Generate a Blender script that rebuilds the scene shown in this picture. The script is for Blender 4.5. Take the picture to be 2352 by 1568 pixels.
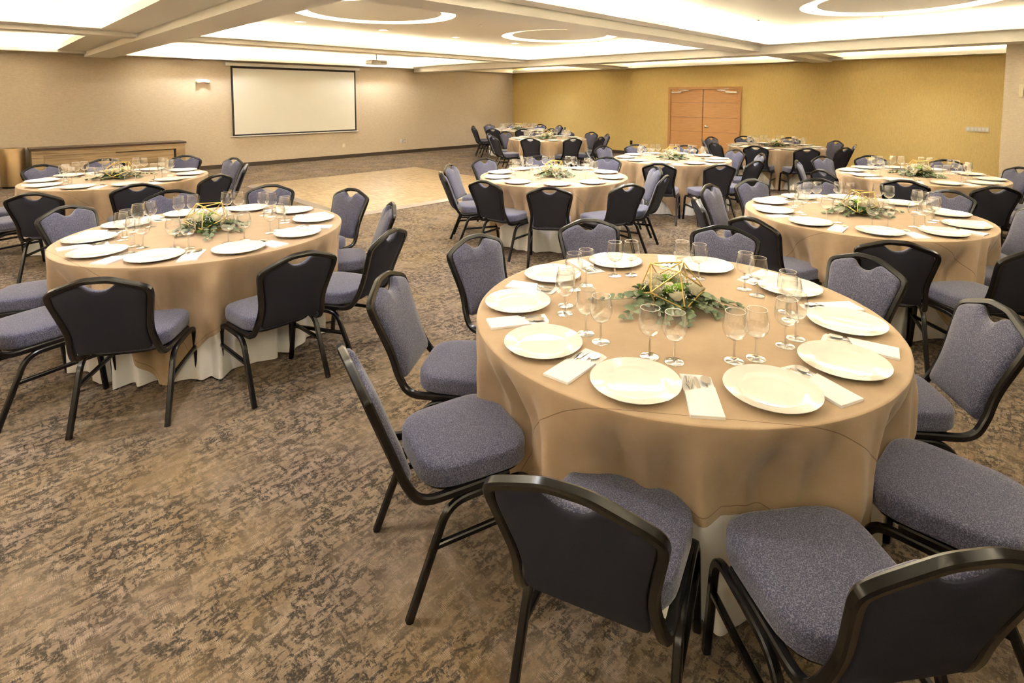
import bpy, bmesh, math, random
from mathutils import Vector, Matrix

for o in list(bpy.data.objects):
    bpy.data.objects.remove(o, do_unlink=True)
scene = bpy.context.scene
COL = scene.collection
PI = math.pi
rnd = random.Random(7)

# ------------------------------------------------------------------ camera
CAM_H = 1.75
YAW, PITCH, ROLL = math.radians(43.771), math.radians(4.103), math.radians(0.135)
FPX, PX, PY, IW, IH = 1255.475, 1225.363, 312.475, 2352.0, 1568.0
fw = Vector((math.cos(PITCH) * math.cos(YAW), math.cos(PITCH) * math.sin(YAW), -math.sin(PITCH)))
rt = Vector((math.sin(YAW), -math.cos(YAW), 0.0))
up = rt.cross(fw)
rt2 = rt * math.cos(ROLL) + up * math.sin(ROLL)
up2 = up * math.cos(ROLL) - rt * math.sin(ROLL)
cam_data = bpy.data.cameras.new('camera')
cam_data.sensor_width = 36.0
cam_data.lens = FPX / IW * 36.0
cam_data.shift_x = (IW / 2 - PX) / IW
cam_data.shift_y = (PY - IH / 2) / IW
cam_data.clip_start = 0.05
cam = bpy.data.objects.new('camera', cam_data)
M = Matrix.Identity(4)
for i in range(3):
    M[i][0], M[i][1], M[i][2] = rt2[i], up2[i], -fw[i]
M[2][3] = CAM_H
cam.matrix_world = M
COL.objects.link(cam)
scene.camera = cam

# ------------------------------------------------------------------ world, exposure, light levels
world = bpy.data.worlds.new('world')
scene.world = world
world.use_nodes = True
world.node_tree.nodes['Background'].inputs[0].default_value = (1.0, 0.92, 0.8, 1)
world.node_tree.nodes['Background'].inputs[1].default_value = 0.0
scene.view_settings.view_transform = 'Standard'
scene.view_settings.look = 'None'
scene.view_settings.gamma = 1.0
scene.view_settings.use_curve_mapping = False
scene.view_settings.exposure = 0.0
scene.cycles.transparent_max_bounces = 16
scene.cycles.max_bounces = 8
scene.cycles.diffuse_bounces = 4
scene.cycles.glossy_bounces = 4
scene.cycles.transmission_bounces = 4
scene.cycles.use_light_tree = False
scene.cycles.caustics_reflective = False
scene.cycles.caustics_refractive = False
scene.cycles.sample_clamp_indirect = 0.0
LED_STRENGTH = 80.0
LED_COLOR = (1.0, 0.97, 0.86)
SPOT_WATT = 135.0
SPOT_COLOR = (0.98, 0.97, 1.02)

# ------------------------------------------------------------------ object helpers
def tag(o, label=None, cat=None, group=None, kind=None):
    if label: o['label'] = label
    if cat: o['category'] = cat
    if group: o['group'] = group
    if kind: o['kind'] = kind
    return o

def link(o, parent=None):
    COL.objects.link(o)
    if parent is not None: o.parent = parent
    return o

def empty(name, loc=(0, 0, 0), rz=0.0, parent=None):
    o = bpy.data.objects.new(name, None)
    o.empty_display_size = 0.1
    o.location = loc
    o.rotation_euler = (0, 0, rz)
    return link(o, parent)

def mobj(name, me, parent=None, loc=(0, 0, 0), rot=(0, 0, 0)):
    o = bpy.data.objects.new(name, me)
    o.location = loc
    o.rotation_euler = rot
    return link(o, parent)

def copy_tree(o, parent=None):
    c = o.copy()
    COL.objects.link(c)
    c.parent = parent
    for ch in o.children:
        copy_tree(ch, c)
    return c

class MB:
    """collects vertices and faces of one mesh"""
    def __init__(s): s.v, s.f, s.m = [], [], []
    def add(s, vs, fs, mi=0):
        b = len(s.v)
        s.v += [tuple(v) for v in vs]
        s.f += [tuple(b + i for i in f) for f in fs]
        s.m += [mi] * len(fs)
        return s
    def box(s, x0, x1, y0, y1, z0, z1, mi=0):
        vs = [(x, y, z) for z in (z0, z1) for y in (y0, y1) for x in (x0, x1)]
        return s.add(vs, [(0, 2, 3, 1), (4, 5, 7, 6), (0, 1, 5, 4), (1, 3, 7, 5), (3, 2, 6, 7), (2, 0, 4, 6)], mi)
    def lathe(s, prof, n=32, mi=0, cx=0, cy=0, cz=0):
        b = len(s.v)
        rings = []
        for r, z in prof:
            if r < 1e-6:
                rings.append([len(s.v)]); s.v.append((cx, cy, cz + z))
            else:
                ids = []
                for k in range(n):
                    a = 2 * PI * k / n
                    ids.append(len(s.v)); s.v.append((cx + r * math.cos(a), cy + r * math.sin(a), cz + z))
                rings.append(ids)
        for A, B in zip(rings, rings[1:]):
            if len(A) == 1 and len(B) == 1: continue
            for k in range(n):
                k2 = (k + 1) % n
                if len(A) == 1: f = (A[0], B[k2], B[k])
                elif len(B) == 1: f = (A[k], A[k2], B[0])
                else: f = (A[k], A[k2], B[k2], B[k])
                s.f.append(f); s.m.append(mi)
        return s
    def tube(s, pts, w, n=8, h=None, closed=False, mi=0, square=True):
        """sweep a chamfered square (or round) section along pts"""
        P = [Vector(p) for p in pts]
        h = h or w
        if square:
            c = 0.62
            sec = [(1, c), (c, 1), (-c, 1), (-1, c), (-1, -c), (-c, -1), (c, -1), (1, -c)]
        else:
            sec = [(math.cos(2 * PI * k / n), math.sin(2 * PI * k / n)) for k in range(n)]
        sec = [(a * w / 2, b * h / 2) for a, b in sec]
        L = len(P)
        T = []
        for i in range(L):
            if closed: t = P[(i + 1) % L] - P[i - 1]
            elif i == 0: t = P[1] - P[0]
            elif i == L - 1: t = P[-1] - P[-2]
            else: t = (P[i + 1] - P[i]).normalized() + (P[i] - P[i - 1]).normalized()
            T.append(t.normalized())
        ref = Vector((0, 0, 1)) if abs(T[0].z) < 0.9 else Vector((0, 1, 0))
        N = (ref - T[0] * ref.dot(T[0])).normalized()
        rings = []
        for i in range(L):
            if i:
                N = (N - T[i] * N.dot(T[i])).normalized()
            B = T[i].cross(N)
            ids = []
            for a, b in sec:
                ids.append(len(s.v)); s.v.append(tuple(P[i] + N * b + B * a))
            rings.append(ids)
        m = len(sec)
        seq = list(zip(rings, rings[1:])) + ([(rings[-1], rings[0])] if closed else [])
        for A, B2 in seq:
            for k in range(m):
                k2 = (k + 1) % m
                s.f.append((A[k], A[k2], B2[k2], B2[k])); s.m.append(mi)
        if not closed:
            s.f.append(tuple(reversed(rings[0]))); s.m.append(mi)
            s.f.append(tuple(rings[-1])); s.m.append(mi)
        return s
    def shells(s, outline, layers, fn, cap0=True, cap1=True, c=(0, 0), mi=0):
        """stack scaled copies of a 2D outline: layers = (scale, height); fn(u,v,h)->xyz"""
        rings = []
        for sc, h in layers:
            if sc < 1e-6:
                rings.append([len(s.v)]); s.v.append(tuple(fn(c[0], c[1], h)))
            else:
                ids = []
                for u, v in outline:
                    ids.append(len(s.v)); s.v.append(tuple(fn(c[0] + (u - c[0]) * sc, c[1] + (v - c[1]) * sc, h)))
                rings.append(ids)
        n = len(outline)
        for A, B in zip(rings, rings[1:]):
            for k in range(n):
                k2 = (k + 1) % n
                if len(A) == 1: f = (A[0], B[k2], B[k])
                elif len(B) == 1: f = (A[k], A[k2], B[0])
                else: f = (A[k], A[k2], B[k2], B[k])
                s.f.append(f); s.m.append(mi)
        if cap0 and len(rings[0]) > 1: s.f.append(tuple(reversed(rings[0]))); s.m.append(mi)
        if cap1 and len(rings[-1]) > 1: s.f.append(tuple(rings[-1])); s.m.append(mi)
        return s
    def mesh(s, name, mats, smooth=False, angle=None):
        me = bpy.data.meshes.new(name)
        me.from_pydata(s.v, [], s.f)
        for m in (mats if isinstance(mats, (list, tuple)) else [mats]): me.materials.append(m)
        if any(s.m): me.polygons.foreach_set('material_index', s.m)
        bm = bmesh.new(); bm.from_mesh(me)
        bmesh.ops.recalc_face_normals(bm, faces=bm.faces)
        bm.to_mesh(me); bm.free()
        if smooth:
            me.polygons.foreach_set('use_smooth', [True] * len(me.polygons))
            if angle: me.set_sharp_from_angle(angle=math.radians(angle))
        me.update()
        return me

def fillet(pts, r, n=5, closed=False):
    P = [Vector(p) for p in pts]
    L = len(P)
    out = []
    for i in range(L):
        if not closed and i in (0, L - 1):
            out.append(P[i]); continue
        a, b, c = P[i - 1], P[i], P[(i + 1) % L]
        ri = r[i] if isinstance(r, (list, tuple)) else r
        if ri <= 0:
            out.append(b); continue
        d1 = min(ri, (a - b).length * 0.49); d2 = min(ri, (c - b).length * 0.49)
        p1 = b + (a - b).normalized() * d1; p2 = b + (c - b).normalized() * d2
        for k in range(n + 1):
            t = k / n
            out.append(p1 * (1 - t) ** 2 + b * 2 * t * (1 - t) + p2 * t * t)
    return out

def fillet2(pts, r, n=4):
    return [(p.x, p.y) for p in fillet([(a, b, 0) for a, b in pts], r, n, True)]

# ------------------------------------------------------------------ material helpers
def mat(name, color=(0.8, 0.8, 0.8), rough=0.5, metal=0.0, spec=0.5, sheen=0.0, coat=0.0):
    m = bpy.data.materials.new(name)
    m.use_nodes = True
    b = m.node_tree.nodes['Principled BSDF']
    b.inputs['Base Color'].default_value = (*color, 1)
    b.inputs['Roughness'].default_value = rough
    b.inputs['Metallic'].default_value = metal
    b.inputs['Specular IOR Level'].default_value = spec
    if sheen: b.inputs['Sheen Weight'].default_value = sheen
    if coat: b.inputs['Coat Weight'].default_value = coat
    return m, m.node_tree.nodes, m.node_tree.links, b

def nd(nodes, t, **kw):
    n = nodes.new(t)
    for k, v in kw.items(): setattr(n, k, v)
    return n

def mapped(N, L, coord='Object', scale=(1, 1, 1), rot=(0, 0, 0)):
    tc = nd(N, 'ShaderNodeTexCoord'); mp = nd(N, 'ShaderNodeMapping')
    mp.inputs['Scale'].default_value = scale; mp.inputs['Rotation'].default_value = rot
    if coord == 'World':
        g = nd(N, 'ShaderNodeNewGeometry'); L.new(g.outputs['Position'], mp.inputs['Vector'])
    else:
        L.new(tc.outputs[coord], mp.inputs['Vector'])
    return mp.outputs['Vector']

def noise(N, L, vec, scale, detail=3, rough=0.55):
    n = nd(N, 'ShaderNodeTexNoise')
    n.inputs['Scale'].default_value = scale; n.inputs['Detail'].default_value = detail; n.inputs['Roughness'].default_value = rough
    L.new(vec, n.inputs['Vector'])
    return n.outputs['Fac']

def ramp(N, L, fac, stops):
    r = nd(N, 'ShaderNodeValToRGB')
    e = r.color_ramp.elements
    while len(e) < len(stops): e.new(0.5)
    for el, (p, c) in zip(e, stops):
        el.position = p; el.color = (*c, 1) if len(c) == 3 else c
    L.new(fac, r.inputs['Fac'])
    return r.outputs['Color']

def mixc(N, L, fac, a, b, mode='MIX'):
    m = nd(N, 'ShaderNodeMix', data_type='RGBA', blend_type=mode)
    for s, v in ((0, fac), (6, a), (7, b)):
        if isinstance(v, (int, float)): m.inputs[s].default_value = v
        elif isinstance(v, tuple): m.inputs[s].default_value = (*v, 1)
        else: L.new(v, m.inputs[s])
    return m.outputs[2]

def mth(N, L, op, a, b=None):
    m = nd(N, 'ShaderNodeMath', operation=op)
    for i, v in enumerate((a, b)):
        if v is None: continue
        if isinstance(v, (int, float)): m.inputs[i].default_value = v
        else: L.new(v, m.inputs[i])
    return m.outputs[0]

def bump(N, L, b, h, strength=0.3, dist=0.005):
    n = nd(N, 'ShaderNodeBump')
    n.inputs['Strength'].default_value = strength; n.inputs['Distance'].default_value = dist
    L.new(h, n.inputs['Height']); L.new(n.outputs['Normal'], b.inputs['Normal'])

# ------------------------------------------------------------------ materials
def make_materials():
    D = {}
    # carpet: taupe ground, ribbed light dashes and dark moss blotches running along both room axes
    m, N, L, b = mat('carpet', rough=0.95, spec=0.1)
    def streak(sx, sy, lo, hi):
        v = mapped(N, L, 'World', (sx, sy, 1)); n = noise(N, L, v, 1.0, 5, 0.68)
        return ramp(N, L, n, [(lo, (0, 0, 0)), (hi, (1, 1, 1))])
    d1 = streak(17, 34, 0.50, 0.545); d2 = streak(36, 16, 0.525, 0.57)
    dark = mixc(N, L, 1.0, d1, d2, 'LIGHTEN')
    fine = noise(N, L, mapped(N, L, 'World', (1, 1, 1)), 95, 3, 0.75)
    fine_r = ramp(N, L, fine, [(0.36, (0.1, 0.1, 0.1)), (0.50, (1, 1, 1))])
    dark = mixc(N, L, 1.0, dark, fine_r, 'MULTIPLY')
    big = noise(N, L, mapped(N, L, 'World', (1, 1, 1)), 2.2, 3, 0.65)
    zone = ramp(N, L, big, [(0.36, (0.20, 0.20, 0.20)), (0.56, (1, 1, 1))])
    dark = mixc(N, L, 1.0, dark, zone, 'MULTIPLY')
    grain = mth(N, L, 'ADD', mth(N, L, 'MULTIPLY', noise(N, L, mapped(N, L, 'World', (1, 1, 1)), 6, 4, 0.6), 0.55), mth(N, L, 'MULTIPLY', fine, 0.45))
    ground = ramp(N, L, grain, [(0.36, (0.180, 0.128, 0.084)), (0.5, (0.245, 0.182, 0.124)), (0.64, (0.305, 0.232, 0.162))])
    tint = ramp(N, L, noise(N, L, mapped(N, L, 'World', (1, 1, 1)), 1.3, 3), [(0.36, (1.03, 0.98, 0.85)), (0.5, (1, 1, 1)), (0.64, (0.96, 0.96, 1.08))])
    ground = mixc(N, L, 1.0, ground, tint, 'MULTIPLY')
    rib = nd(N, 'ShaderNodeTexWave', wave_type='BANDS', bands_direction='X')
    L.new(mapped(N, L, 'World', (1, 1, 1)), rib.inputs['Vector']); rib.inputs['Scale'].default_value = 55; rib.inputs['Distortion'].default_value = 1.0
    rib2 = nd(N, 'ShaderNodeTexWave', wave_type='BANDS', bands_direction='Y')
    L.new(mapped(N, L, 'World', (1, 1, 1)), rib2.inputs['Vector']); rib2.inputs['Scale'].default_value = 55; rib2.inputs['Distortion'].default_value = 1.0
    dash = mixc(N, L, 1.0, mixc(N, L, 1.0, streak(9, 30, 0.545, 0.575), rib.outputs['Color'], 'MULTIPLY'), mixc(N, L, 1.0, streak(30, 9, 0.575, 0.60), rib2.outputs['Color'], 'MULTIPLY'), 'LIGHTEN')
    ground = mixc(N, L, mth(N, L, 'MULTIPLY', dash, 0.6), ground, (0.43, 0.335, 0.25))
    dcol = ramp(N, L, big, [(0.42, (0.048, 0.041, 0.024)), (0.58, (0.056, 0.047, 0.038))])
    col = mixc(N, L, mth(N, L, 'MULTIPLY', dark, 0.95), ground, dcol)
    L.new(col, b.inputs['Base Color'])
    bump(N, L, b, fine, 0.5, 0.006)
    D['carpet'] = m
    # linen wallpaper
    def paper(name, c, sc):
        m, N, L, b = mat(name, c, 0.75, spec=0.25)
        w1 = noise(N, L, mapped(N, L, 'World', sc), 1.0, 3)
        w2 = noise(N, L, mapped(N, L, 'World', (40, 40, 40)), 1.0, 3)
        f = mth(N, L, 'ADD', mth(N, L, 'MULTIPLY', w1, 0.6), mth(N, L, 'MULTIPLY', w2, 0.4))
        k = ramp(N, L, f, [(0.35, (0.90, 0.90, 0.90)), (0.65, (1.06, 1.06, 1.06))])
        L.new(mixc(N, L, 1.0, k, c, 'MULTIPLY'), b.inputs['Base Color'])
        bump(N, L, b, f, 0.12, 0.003)
        return m
    D['beige'] = paper('beige_wallpaper', (0.66, 0.545, 0.40), (12, 12, 90))
    D['yellow'] = paper('ochre_wallpaper', (0.83, 0.61, 0.235), (110, 110, 8))
    D['plaster'] = mat('ceiling_paint', (0.88, 0.83, 0.73), 0.85, spec=0.2)[0]
    D['ledge'] = mat('ceiling_trim_paint', (0.89, 0.84, 0.73), 0.8, spec=0.2)[0]
    for key, nm_, k_ in (('led', 'led_strip_light', 1.0), ('led_dim', 'dimmed_led_strip_light', 0.55)):
        m, N, L, b = mat(nm_, (1, 1, 1))
        b.inputs['Emission Color'].default_value = (*LED_COLOR, 1); b.inputs['Emission Strength'].default_value = LED_STRENGTH * k_
        D[key] = m
    m, N, L, b = mat('lamp_lens', (1, 1, 1))
    b.inputs['Emission Color'].default_value = (1, 0.95, 0.88, 1); b.inputs['Emission Strength'].default_value = 12
    D['lens'] = m
    m, N, L, b = mat('red_indicator', (0.6, 0.05, 0.04))
    b.inputs['Emission Color'].default_value = (1, 0.12, 0.08, 1); b.inputs['Emission Strength'].default_value = 1.2
    D['red'] = m
    D['base'] = mat('dark_baseboard', (0.060, 0.040, 0.026), 0.5)[0]
    # door veneer
    m, N, L, b = mat('door_veneer', rough=0.42)
    w = noise(N, L, mapped(N, L, 'Object', (30, 3, 60)), 1.0, 5, 0.6)
    L.new(ramp(N, L, w, [(0.3, (0.58, 0.285, 0.100)), (0.7, (0.70, 0.375, 0.145))]), b.inputs['Base Color'])
    D['door'] = m
    # zebra veneer for the sideboard
    m, N, L, b = mat('zebra_veneer', rough=0.45)
    w = noise(N, L, mapped(N, L, 'Object', (1.2, 40, 40)), 1.0, 4, 0.65)
    L.new(ramp(N, L, w, [(0.32, (0.22, 0.14, 0.07)), (0.46, (0.48, 0.34, 0.19)), (0.7, (0.62, 0.46, 0.27))]), b.inputs['Base Color'])
    D['zebra'] = m
    D['darkwood'] = mat('dark_top_wood', (0.085, 0.048, 0.032), 0.35)[0]
    m, N, L, b = mat('brushed_bronze', (0.42, 0.30, 0.16), 0.38, metal=0.85)
    w = noise(N, L, mapped(N, L, 'Object', (90, 90, 90)), 1.0, 2)
    bump(N, L, b, w, 0.25, 0.002)
    D['bronze'] = m
    D['black_in'] = mat('black_interior', (0.012, 0.011, 0.010), 0.8)[0]
    D['white_pl'] = mat('white_plastic', (0.80, 0.77, 0.72), 0.35)[0]
    D['cream_pl'] = mat('cream_plastic', (0.74, 0.64, 0.44), 0.4)[0]
    D['grey_pl'] = mat('grey_plastic', (0.45, 0.40, 0.34), 0.4)[0]
    D['screen'] = mat('screen_fabric', (0.80, 0.765, 0.67), 0.9, spec=0.1)[0]
    D['screen_blk'] = mat('screen_border', (0.030, 0.024, 0.016), 0.7)[0]
    D['steel'] = mat('polished_steel', (0.82, 0.79, 0.74), 0.14, metal=1.0)[0]
    D['satin'] = mat('satin_metal', (0.66, 0.60, 0.52), 0.3, metal=0.9)[0]
    D['blackmetal'] = mat('black_powder_coat', (0.009, 0.008, 0.008), 0.24, spec=0.45)[0]
    # upholstery
    m, N, L, b = mat('navy_upholstery', rough=0.85, spec=0.2, sheen=0.35)
    v = mapped(N, L, 'Object', (1, 1, 1))
    w = nd(N, 'ShaderNodeTexVoronoi', feature='DISTANCE_TO_EDGE'); w.inputs['Scale'].default_value = 150
    wv = mixc(N, L, 0.03, v, noise(N, L, v, 60, 2), 'ADD'); L.new(wv, w.inputs['Vector'])
    spk = noise(N, L, v, 260, 2)
    f = mth(N, L, 'MULTIPLY', ramp(N, L, w.outputs['Distance'], [(0.0, (1, 1, 1)), (0.22, (0, 0, 0))]), ramp(N, L, spk, [(0.40, (0, 0, 0)), (0.58, (1, 1, 1))]))
    L.new(mixc(N, L, f, (0.058, 0.062, 0.116), (0.25, 0.238, 0.32)), b.inputs['Base Color'])
    bump(N, L, b, spk, 0.25, 0.002)
    D['navy'] = m
    m, N, L, b = mat('charcoal_back_fabric', (0.034, 0.034, 0.047), 0.92, spec=0.12)
    bump(N, L, b, noise(N, L, mapped(N, L, 'Object', (1, 1, 1)), 300, 2), 0.3, 0.002)
    D['charcoal'] = m
    # table linen; uv = flat cloth coordinates in metres, seams sewn at a fixed distance from the middle
    m, N, L, b = mat('tan_linen', rough=0.82, spec=0.25, sheen=0.15)
    tc = nd(N, 'ShaderNodeTexCoord'); sx = nd(N, 'ShaderNodeSeparateXYZ'); L.new(tc.outputs['UV'], sx.inputs[0])
    ax = mth(N, L, 'ABSOLUTE', sx.outputs[0])
    seam = mth(N, L, 'LESS_THAN', mth(N, L, 'ABSOLUTE', mth(N, L, 'SUBTRACT', mth(N, L, 'ABSOLUTE', sx.outputs[1]), 0.865)), 0.0016)
    hem = mth(N, L, 'LESS_THAN', mth(N, L, 'ABSOLUTE', mth(N, L, 'SUBTRACT', mth(N, L, 'MAXIMUM', ax, mth(N, L, 'ABSOLUTE', sx.outputs[1])), 1.225)), 0.0014)
    line = mth(N, L, 'MAXIMUM', seam, hem)
    wv = noise(N, L, tc.outputs['UV'], 9, 4)
    c = ramp(N, L, wv, [(0.35, (0.475, 0.338, 0.210)), (0.65, (0.51, 0.365, 0.230))])
    L.new(mixc(N, L, mth(N, L, 'MULTIPLY', line, 0.7), c, (0.13, 0.08, 0.04)), b.inputs['Base Color'])
    bump(N, L, b, wv, 0.10, 0.02)
    D['tan'] = m
    D['whitecloth'] = mat('white_linen', (0.86, 0.83, 0.80), 0.85, spec=0.2, sheen=0.1)[0]
    m, N, L, b = mat('white_napkin_cloth', (0.91, 0.87, 0.85), 0.85, spec=0.2)
    bump(N, L, b, noise(N, L, mapped(N, L, 'Object', (1, 1, 1)), 70, 3), 0.15, 0.004)
    D['napkin'] = m
    D['china'] = mat('cream_porcelain', (0.82, 0.80, 0.74), 0.12, spec=0.5, coat=0.3)[0]
    # thin clear glass: transparent face-on, mirror-like towards grazing angles
    def glassmat(name, base, power, rough):
        m = bpy.data.materials.new(name); m.use_nodes = True
        N, L = m.node_tree.nodes, m.node_tree.links
        N.remove(N['Principled BSDF'])
        tr = nd(N, 'ShaderNodeBsdfTransparent'); tr.inputs[0].default_value = (0.99, 0.99, 0.985, 1)
        gl = nd(N, 'ShaderNodeBsdfGlossy'); gl.inputs['Roughness'].default_value = rough
        lw = nd(N, 'ShaderNodeLayerWeight'); lw.inputs['Blend'].default_value = 0.5
        fac = mth(N, L, 'ADD', mth(N, L, 'MULTIPLY', mth(N, L, 'POWER', lw.outputs['Facing'], power), 0.80), base)
        mx = nd(N, 'ShaderNodeMixShader'); L.new(fac, mx.inputs[0]); L.new(tr.outputs[0], mx.inputs[1]); L.new(gl.outputs[0], mx.inputs[2])
        L.new(mx.outputs[0], N['Material Output'].inputs['Surface'])
        return m
    D['glass'] = glassmat('clear_glass', 0.10, 1.9, 0.06)
    D['glass2'] = glassmat('thick_clear_glass', 0.30, 1.5, 0.10)
    D['glass3'] = glassmat('polished_glass_rim', 0.60, 1.2, 0.12)
    D['gold'] = mat('gold_rod', (0.72, 0.50, 0.16), 0.28, metal=0.9)[0]
    def leafmat(name, a, c):
        m, N, L, b = mat(name, rough=0.5, spec=0.4)
        oi = nd(N, 'ShaderNodeObjectInfo')
        w = noise(N, L, mapped(N, L, 'World', (40, 40, 40)), 1.0, 2)
        f = mth(N, L, 'FRACT', mth(N, L, 'ADD', oi.outputs['Random'], mth(N, L, 'MULTIPLY', w, 1.2)))
        L.new(mixc(N, L, f, a, c), b.inputs['Base Color'])
        return m
    D['leaf'] = leafmat('eucalyptus_leaf', (0.105, 0.150, 0.075), (0.24, 0.285, 0.17))
    D['leaf2'] = leafmat('fresh_green_leaf', (0.050, 0.120, 0.022), (0.10, 0.20, 0.04))
    D['stem'] = mat('green_stem', (0.16, 0.17, 0.08), 0.6)[0]
    D['rose'] = mat('cream_petal', (0.93, 0.86, 0.64), 0.6, spec=0.3)[0]
    m, N, L, b = mat('lime_bloom', (0.23, 0.42, 0.025), 0.7)
    bump(N, L, b, noise(N, L, mapped(N, L, 'Object', (1, 1, 1)), 160, 2), 1.0, 0.006)
    D['lime'] = m
    D['breath'] = mat('tiny_white_blossom', (0.88, 0.83, 0.74), 0.7)[0]
    # parquet: strips run one way on a square and the other way on its neighbour
    m, N, L, b = mat('parquet_wood', rough=0.35, spec=0.5)
    g = nd(N, 'ShaderNodeNewGeometry'); sp = nd(N, 'ShaderNodeSeparateXYZ'); L.new(g.outputs['Position'], sp.inputs[0])
    tx = mth(N, L, 'FLOOR', mth(N, L, 'DIVIDE', mth(N, L, 'SUBTRACT', sp.outputs[0], 3.85), TILE))
    ty = mth(N, L, 'FLOOR', mth(N, L, 'DIVIDE', mth(N, L, 'SUBTRACT', sp.outputs[1], 7.40), TILE))
    par = mth(N, L, 'MODULO', mth(N, L, 'ABSOLUTE', mth(N, L, 'ADD', tx, ty)), 2.0)
    mixv = nd(N, 'ShaderNodeMix', data_type='FLOAT')
    L.new(par, mixv.inputs[0]); L.new(sp.outputs[0], mixv.inputs[2]); L.new(sp.outputs[1], mixv.inputs[3])
    strip = mth(N, L, 'FLOOR', mth(N, L, 'MULTIPLY', mixv.outputs[0], 5.0 / TILE))
    cv = nd(N, 'ShaderNodeCombineXYZ'); L.new(tx, cv.inputs[0]); L.new(ty, cv.inputs[1]); L.new(strip, cv.inputs[2])
    wn = nd(N, 'ShaderNodeTexWhiteNoise', noise_dimensions='3D'); L.new(cv.outputs[0], wn.inputs['Vector'])
    L.new(ramp(N, L, wn.outputs['Value'], [(0.0, (0.245, 0.15, 0.06)), (0.45, (0.335, 0.228, 0.11)), (1.0, (0.45, 0.325, 0.175))]), b.inputs['Base Color'])
    D['parquet'] = m
    D['edge'] = mat('dance_floor_edge', (0.20, 0.155, 0.12), 0.5)[0]
    D['edge2'] = mat('dance_floor_edge_grey', (0.30, 0.25, 0.21), 0.4, metal=0.3)[0]
    D['under'] = mat('table_board', (0.25, 0.16, 0.09), 0.6)[0]
    return D

TILE = 0.15
MT = make_materials()

# ------------------------------------------------------------------ room shell
XW, YW = 14.084, 14.564          # ochre wall and screen wall
XL, YN = -4.0, -5.0              # walls behind and left of the camera
ZT = 2.90                        # upper ceiling

def struct(name, mb, m, label, cat, smooth=False):
    o = mobj(name, mb.mesh(name, m, smooth))
    return tag(o, label, cat, kind='structure')

struct('floor', MB().box(XL - .2, XW + .2, YN - .2, YW + .2, -0.1, 0.0), MT['carpet'], 'taupe carpet floor with dark moss streaks woven both ways', 'floor')
struct('wall_north', MB().box(XL, XW, YW, YW + .2, 0, ZT), MT['beige'], 'beige linen papered wall behind the projection screen', 'wall')
struct('wall_east', MB().box(XW, XW + .2, YN, YW + .2, 0, ZT), MT['yellow'], 'ochre yellow papered wall with the wooden double doors', 'wall')
struct('wall_west', MB().box(XL - .2, XL, YN, YW + .2, 0, ZT), MT['beige'], 'beige papered wall left of the camera', 'wall')
struct('wall_south', MB().box(XL, XW, YN - .2, YN, 0, ZT), MT['beige'], 'beige papered wall behind the camera', 'wall')
struct('wall_pier', MB().box(10.42, 11.1, -1.9, 0.578, 0, 2.62), MT['beige'], 'beige papered pier standing at the right edge before the ochre wall', 'wall')
struct('baseboard_north', MB().box(3.46, XW - .02, YW - .02, YW, 0, 0.10), MT['base'], 'dark brown baseboard along the screen wall', 'baseboard')
struct('baseboard_east', MB().box(XW - .02, XW, 8.10, YW - .02, 0, 0.10), MT['base'], 'dark brown baseboard along the ochre wall left of the doors', 'baseboard')
struct('baseboard_pier', MB().box(10.40, 10.42, -1.9, 0.578, 0, 0.10), MT['base'], 'dark brown baseboard on the beige pier', 'baseboard')
struct('baseboard_east_right', MB().box(XW - .02, XW, YN, 5.96, 0, 0.10), MT['base'], 'dark brown baseboard along the ochre wall right of the doors', 'baseboard')

# ---- ceiling: flat upper ceiling, beams, trays with light coves, round recesses
ceil = tag(empty('ceiling', (0, 0, ZT)), 'coffered ceiling of tan beams around glowing light coves', 'ceiling', kind='structure')
def cpart(name, mb, m, smooth=False, parent=None):
    me = mb.mesh(name, m, smooth, 40 if smooth else None)
    o = mobj(name, me, parent or ceil)
    o.location = (0, 0, -ZT) if (parent or ceil) is ceil else (0, 0, 0)
    return o

ROUND = [(4.05, 6.92), (7.95, 6.94), (4.05, 1.25), (7.95, 1.45)]
RO, RI = 1.10, 0.90
def panel_with_holes():
    mb = MB()
    cells = [(cx - 1.3, cx + 1.3, cy - 1.3, cy + 1.3) for cx, cy in ROUND]
    xs = sorted({XL, XW} | {c[0] for c in cells} | {c[1] for c in cells})
    ys = sorted({YN, YW} | {c[2] for c in cells} | {c[3] for c in cells})
    for x0, x1 in zip(xs, xs[1:]):
        for y0, y1 in zip(ys, ys[1:]):
            mx, my = (x0 + x1) / 2, (y0 + y1) / 2
            if any(c[0] < mx < c[1] and c[2] < my < c[3] for c in cells): continue
            mb.add([(x0, y0, ZT), (x1, y0, ZT), (x1, y1, ZT), (x0, y1, ZT)], [(0, 1, 2, 3)])
    n = 64
    for (cx, cy), c in zip(ROUND, cells):
        inner, outer = [], []
        for k in range(n):
            a = 2 * PI * k / n
            inner.append((cx + RO * math.cos(a), cy + RO * math.sin(a), ZT))
            s = 1.3 / max(abs(math.cos(a)), abs(math.sin(a)))
            outer.append((cx + s * math.cos(a), cy + s * math.sin(a), ZT))
        mb.add(inner + outer, [(k, (k + 1) % n, n + (k + 1) % n, n + k) for k in range(n)])
    return mb
cpart('ceiling_panel', panel_with_holes(), MT['plaster'])
cpart('ceiling_slab', MB().box(XL - .2, XW + .2, YN - .2, YW + .2, 3.20, 3.3), MT['plaster'])
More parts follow.
